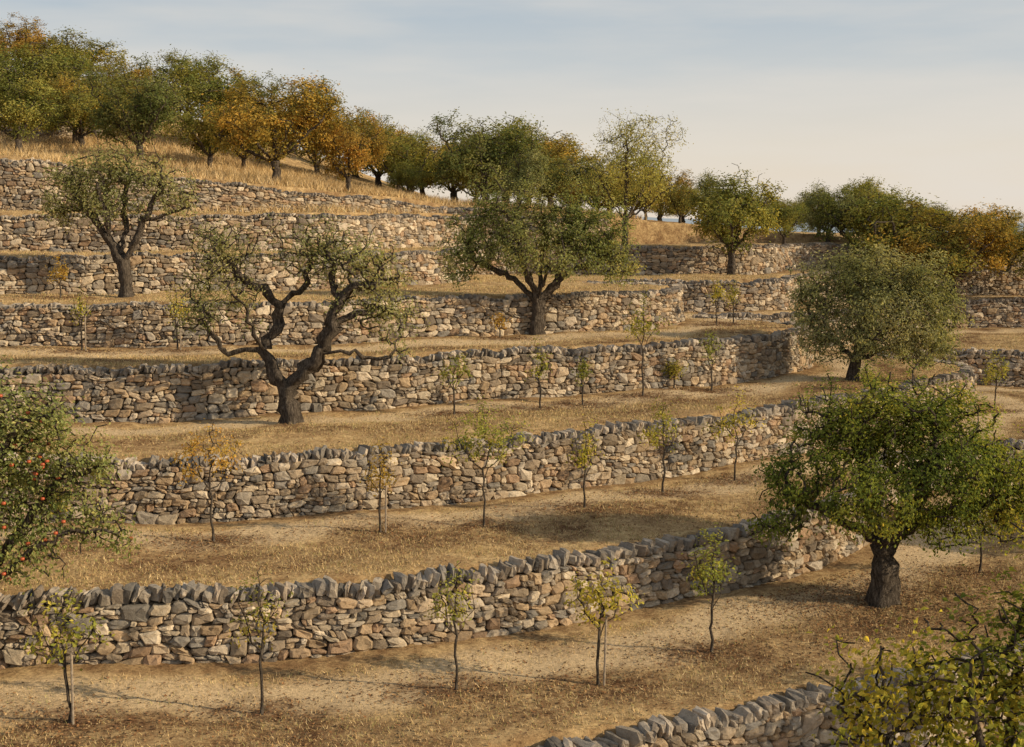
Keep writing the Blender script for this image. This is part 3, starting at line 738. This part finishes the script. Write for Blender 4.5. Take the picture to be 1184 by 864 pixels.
YG = [(.20, .23, .055), (.36, .36, .075), (.54, .48, .10), (.62, .52, .12)]
GR = [(.15, .205, .055), (.25, .30, .075), (.36, .38, .10), (.48, .42, .10)]
OR = [(.46, .34, .08), (.57, .38, .09), (.58, .33, .08), (.50, .23, .06)]
LS = 'sapling with bright yellow-green leaves in a mulch patch'
young_pos = []
for a in [
    dict(u=78, v=836, vtop=672, z=Z0, pal=YG, bias=.5, lab=LS, wid=.68, tips=48, stake=True, size=.095), dict(u=302, v=823, vtop=640, z=Z0, pal=OLIVE, bias=.7, leaves=8, lab='thin sapling with few olive leaves', wid=.4),
    dict(u=527, v=797, vtop=640, z=Z0, pal=GR, bias=.6, leaves=9, lab='slender sapling with thinning green leaves', wid=.42), dict(u=692, v=789, vtop=635, z=Z0, pal=YG, bias=.6, lab=LS, wid=.58, tips=48, stake=True, size=.095),
    dict(u=822, v=753, vtop=605, z=Z0, pal=GR, bias=.35, lab='green sapling with a slim curved stem', wid=.5, tips=54),
    dict(u=247, v=626, vtop=478, z=Z1, pal=OR, bias=.25, lab='orange autumn sapling on a grassy terrace', wid=.66, tips=62), dict(u=440, v=617, vtop=510, z=Z1, pal=OR, bias=.1, lab='yellow-orange sapling tied to a stake', wid=.42, stake=True),
    dict(u=560, v=608, vtop=452, z=Z1, pal=GR, bias=.6, lab='tall green sapling with pale stem', wid=.8, tips=100, leaves=13), dict(u=676, v=590, vtop=486, z=Z1, pal=YG, bias=.4, lab='yellow-green sapling on a dry terrace', wid=.4),
    dict(u=766, v=569, vtop=458, z=Z1, pal=YG, bias=.55, lab='yellow sapling in dry grass', wid=.64, tips=50), dict(u=850, v=554, vtop=445, z=Z1, pal=YG, bias=.6, lab='yellow sapling in dry grass', wid=.7, tips=56),
    dict(u=72, v=632, vtop=560, z=Z1, pal=OLIVE, bias=.6, lab='small olive-green sapling on a terrace', wid=.4),
    dict(u=625, v=472, vtop=395, z=Z2, pal=YG, bias=.35, lab='small yellow-green sapling by a wall', wid=.46), dict(u=674, v=466, vtop=408, z=Z2, pal=YG, bias=.3, lab='small yellow-green sapling by a wall', wid=.4),
    dict(u=525, v=478, vtop=400, z=Z2, pal=GR, bias=.75, lab='pale green sapling by a wall', wid=.6, tips=46), dict(u=743, v=459, vtop=330, z=Z2, pal=YG, bias=.3, lab='tall narrow sapling by a wall', wid=.48, tips=56), dict(u=822, v=452, vtop=380, z=Z2, pal=GR, bias=.7, lab='pale green sapling by a wall', wid=.5),
    dict(u=95, v=406, vtop=330, z=Z3, pal=YG, bias=.4, lab='staked sapling with sparse leaves', wid=.35, stake=True, leaves=7), dict(u=205, v=404, vtop=325, z=Z3, pal=YG, bias=.7, lab='staked yellow sapling on a terrace', wid=.38, stake=True),
    dict(u=578, v=391, vtop=364, z=Z3, pal=OR, bias=.4, lab='tiny orange sapling below the wall', wid=.45), dict(u=828, v=376, vtop=318, z=Z3, pal=YG, bias=.45, lab='yellow sapling near a rounded wall', wid=.45), dict(u=848, v=374, vtop=322, z=Z3, pal=YG, bias=.4, lab='yellow-green sapling near a rounded wall', wid=.45),
    dict(u=781, v=349, vtop=318, z=Z4, pal=YG, bias=.5, lab='yellow-green sapling above a rounded wall', wid=.45),
    dict(u=1150, v=474, vtop=404, z=Z1, pal=GR, bias=.55, lab='green sapling beside a curved wall', wid=.65, tips=60), dict(u=1000, v=452, vtop=395, z=Z2, pal=GR, bias=.5, lab='green sapling by a wall', wid=.4),
    dict(u=1132, v=664, vtop=560, z=Z0, pal=OLIVE, bias=.5, lab='small olive-green sapling on dry ground', wid=.4),
    dict(u=272, v=300, vtop=215, z=Z5, pal=DARK, bias=.8, lab='dark green sapling before a stone wall', wid=.35), dict(u=70, v=345, vtop=298, z=Z4, pal=OR, bias=.2, lab='small golden sapling before a wall', wid=.5), dict(u=440, v=292, vtop=236, z=Z5, pal=GR, bias=.5, lab='pale green sapling high on the slope', wid=.5),
]:
    young_pos.append(young(**a))

# ------------------------------------------------------------------ ground sheet
mul = np.zeros(X.shape)
for (x0, y0) in young_pos:
    d = np.hypot((X - x0) / 1.5, (Y - y0) / 0.85)
    mul = np.maximum(mul, .95 * (1 - sstep(.2, 1.2, d + 0.3 * np.sin(X * 5 + Y * 3) * np.sin(Y * 6 - X * 2))))
worn = np.zeros(X.shape)
for k, a, b in (('A', -2.5, -.9), ('B', -2.2, -.8), ('C', -2.1, -.7), ('D', -2.4, -.8)):
    s = SD[k]
    wob = .25 * np.sin(X * .8 + Y * .5) + .12 * np.sin(X * 2.3)
    worn = np.maximum(worn, .8 * sstep(a - .5, a + .3, s + wob) * (1 - sstep(b - .3, b + .3, s + wob)))
    mul = np.maximum(mul, .85 * sstep(a - 2.6, a - 1.6, s + wob * 2) * (1 - sstep(a - .7, a - .1, s + wob * 2)) * (.72 + .28 * np.sin(X * 1.7 + 2 * np.sin(Y * 1.1))))
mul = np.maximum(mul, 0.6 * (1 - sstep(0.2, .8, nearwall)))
nz_ = np.sin(X * .8 + 1.7 * np.sin(Y * .9)) * np.sin(Y * 1.1 + 1.3 * np.sin(X * .55))
mul = np.maximum(mul, 0.4 * sstep(0.3, 0.9, nz_) * (Y < 60))
bx, by = P(1020, 697, 0)
mul = np.maximum(mul, .6 * (1 - sstep(1.0, 3.2, np.hypot(X - bx, (Y - by) * 1.3))))
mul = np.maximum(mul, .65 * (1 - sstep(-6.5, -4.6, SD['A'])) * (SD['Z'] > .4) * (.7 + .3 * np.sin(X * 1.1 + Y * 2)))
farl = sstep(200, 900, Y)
ny, nx = X.shape
idx = np.arange(nx * ny).reshape(ny, nx)
FQ = np.stack([idx[:-1, :-1], idx[:-1, 1:], idx[1:, 1:], idx[1:, :-1]], -1).reshape(-1, 4)
gm = mesh_from('ground', np.stack([X, Y, Zg], -1).reshape(-1, 3), [FQ], M_GROUND, None, True, {'mulch': mul.ravel(), 'worn': worn.ravel(), 'far_haze': farl.ravel()})
g = link('ground', gm); g['kind'] = 'structure'; g['label'] = 'terraced hillside of dry straw grass and brown soil'; g['category'] = 'ground'
sm = mesh_from('sea', np.array([(-30000, 500, -45), (30000, 500, -45), (30000, 40000, -45), (-30000, 40000, -45)], float), [np.array([[0, 1, 2, 3]])], M_SEA)
s_ = link('sea', sm); s_['kind'] = 'structure'; s_['label'] = 'distant blue-grey sea at the horizon'; s_['category'] = 'sea'
hx = np.linspace(-9000, 9000, 160)
hzv = 30 + 16 * np.sin(hx * .0011 + 1) + 8 * np.sin(hx * .0037) + 4 * np.sin(hx * .011)
rows = [(6500, -50 + 0 * hx), (7600, hzv), (9000, -50 + 0 * hx)]
HV = np.vstack([np.c_[hx, 0 * hx + yy, zz] for yy, zz in rows]); ii = np.arange(159)
HF = np.vstack([np.c_[ii + k * 160, ii + 1 + k * 160, ii + 161 + k * 160, ii + 160 + k * 160] for k in (0, 1)])
h_ = link('distant_hills', mesh_from('distant_hills', HV, [HF], M_HILL, None, True)); h_['kind'] = 'structure'; h_['label'] = 'low hazy blue hills along the horizon'; h_['category'] = 'hills'

# ------------------------------------------------------------------ dry grass and litter
def blades(n, xr, yr, h, wd, pal, r, dens=None):
    y = r.uniform(yr[0], yr[1], n); x = r.uniform(xr[0], xr[1], n)
    k = (gn(x, y) > .62) & (x > -.47 * y - 2) & (x < .47 * y + 2)
    if dens is not None: k &= r.random(n) < dens(x, y)
    x, y = x[k], y[k]
    n = len(x); z = gz(x, y)
    a = r.uniform(0, 6.283, n); H = h * r.uniform(.4, 1.3, n); W = wd * r.uniform(.7, 1.4, n)
    ln = r.normal(0, .5, (n, 2)) * H[:, None]
    b = np.stack([x, y, z - .01], -1)
    s = np.stack([np.cos(a) * W, np.sin(a) * W, 0 * W], -1)
    tip = b + np.stack([ln[:, 0], ln[:, 1], H], -1)
    return np.stack([b - s, b + s, tip], 1).reshape(-1, 3), np.repeat(np.array(pal)[r.integers(0, len(pal), n)] * r.uniform(.7, 1.2, (n, 1)), 3, 0)
r = np.random.default_rng(77)
STR = [(.66, .48, .24), (.57, .40, .185), (.72, .55, .30), (.44, .30, .14), (.38, .34, .13)]
def pat(x, y):
    i = np.clip(np.searchsorted(gx, x), 0, len(gx) - 1); j = np.clip(np.searchsorted(gy, y), 0, len(gy) - 1)
    return (.2 + .8 * (np.sin(x * .9 + 1.3 * np.sin(y * .7)) * np.sin(y * 1.6 + x * .3) > -.2)) * (1 - .9 * worn[j, i]) * (1 - .6 * mul[j, i])
parts = [blades(360000, (-16, 17), (14, 38), .075, .007, STR, r, pat), blades(150000, (-25, 28), (34, 62), .09, .011, STR, r, pat),
         blades(60000, (-38, 8), (54, 80), .42, .018, [(.64, .46, .22), (.56, .39, .18), (.70, .53, .30), (.46, .31, .14)], r, lambda x, y: 1.0 * ((gz(x, y) > 8.6)))]
V = np.vstack([p[0] for p in parts]); C = np.vstack([p[1] for p in parts])
gm = mesh_from('dry_grass', V, [np.arange(len(V)).reshape(-1, 3)], M_GRASS, C)
o = link('dry_grass', gm); o['kind'] = 'stuff'; o['label'] = 'short straw-coloured dry grass covering the terraces'; o['category'] = 'grass'
n = 80000
y = r.uniform(15, 48, n); x = r.uniform(-.47, .47, n) * y
i_ = np.clip(np.searchsorted(gx, x), 0, len(gx) - 1); j_ = np.clip(np.searchsorted(gy, y), 0, len(gy) - 1)
k = r.random(n) < .12 + .75 * mul[j_, i_]; x, y = x[k], y[k]
ty = r.choice(len(young_pos), 14000); yp = np.array(young_pos)
x = np.r_[x, yp[ty, 0] + r.normal(0, .9, 14000)]; y = np.r_[y, yp[ty, 1] + r.normal(0, .5, 14000)]
x = np.r_[x, bx + r.normal(0, 2, 7000)]; y = np.r_[y, by + r.normal(0, 1.6, 7000)]
k = (gn(x, y) > .6); x, y = x[k], y[k]
LP = np.array([(.30, .15, .065), (.22, .115, .06), (.36, .21, .095), (.16, .095, .055), (.42, .29, .15), (.13, .08, .045)])
cent = np.c_[x, y, gz(x, y) + .015]
lm = leaf_mesh(cent, LP[r.integers(0, len(LP), len(x))] * r.uniform(.7, 1.2, (len(x), 1)), .06, r, flat=True, mat=M_LITTER, name='fallen_leaves', asp=.7)
o = link('fallen_leaves', lm); o['kind'] = 'stuff'; o['label'] = 'brown and orange fallen leaves on dry ground'; o['category'] = 'leaves'

# ------------------------------------------------------------------ light, sky
SUN_EL = math.radians(24)
sx, sy = 0.97, -0.24
az = math.atan2(sx, sy)
sun = bpy.data.lights.new('sun', 'SUN'); sun.energy = 5.0; sun.angle = math.radians(0.6); sun.color = (1.0, 0.83, 0.58)
so = bpy.data.objects.new('sun', sun); COL.objects.link(so)
dv = mathutils.Vector((sx * math.cos(SUN_EL), sy * math.cos(SUN_EL), math.sin(SUN_EL)))
so.rotation_euler = dv.to_track_quat('Z', 'Y').to_euler()
w = bpy.data.worlds.new('World'); scene.world = w; w.use_nodes = True
nt = w.node_tree
for nn in list(nt.nodes): nt.nodes.remove(nn)
sky = N(nt, 'ShaderNodeTexSky', sky_type='NISHITA'); sky.sun_disc = False; sky.sun_elevation = SUN_EL; sky.sun_rotation = az
sky.air_density = 1.0; sky.dust_density = 1.5; sky.ozone_density = 1.0
tc = N(nt, 'ShaderNodeTexCoord').outputs['Generated']
sep = N(nt, 'ShaderNodeSeparateXYZ'); nt.links.new(tc, sep.inputs[0])
mp = N(nt, 'ShaderNodeMapping'); mp.inputs['Scale'].default_value = (1.4, 1.4, 9); mp.inputs['Rotation'].default_value = (0, math.radians(11), 0)
nt.links.new(tc, mp.inputs[0])
c1 = noise_node(nt, mp.outputs[0], 2.6, 5, 0.5)
cl = ramp(nt, c1, [(0.36, 0.0), (0.70, 0.7)])
hz = ramp(nt, sep.outputs[2], [(0.0, (8.9, 7.4, 5.8)), (0.06, (8.1, 7.3, 6.2)), (0.12, (6.2, 6.4, 6.4)), (0.19, (4.3, 5.2, 6.0)), (0.6, (2.5, 3.3, 4.5))])
base = mix(nt, 0.88, sky.outputs[0], hz)
cc = mix(nt, cl, base, (7.7, 7.2, 6.5))
bg = N(nt, 'ShaderNodeBackground'); bg.inputs['Strength'].default_value = 0.1
nt.links.new(cc, bg.inputs['Color'])
wo = N(nt, 'ShaderNodeOutputWorld'); nt.links.new(bg.outputs[0], wo.inputs['Surface'])

# ------------------------------------------------------------------ camera
cd = bpy.data.cameras.new('camera'); cd.sensor_width = 36; cd.lens = F / 1184 * 36; cd.clip_end = 60000; cd.clip_start = 0.1
co = bpy.data.objects.new('camera', cd); COL.objects.link(co)
co.location = (0, 0, CAMZ); co.rotation_euler = (math.pi / 2 - PITCH, 0, 0)
scene.camera = co
scene.view_settings.view_transform = 'Standard'; scene.view_settings.look = 'None'; scene.view_settings.exposure = 0
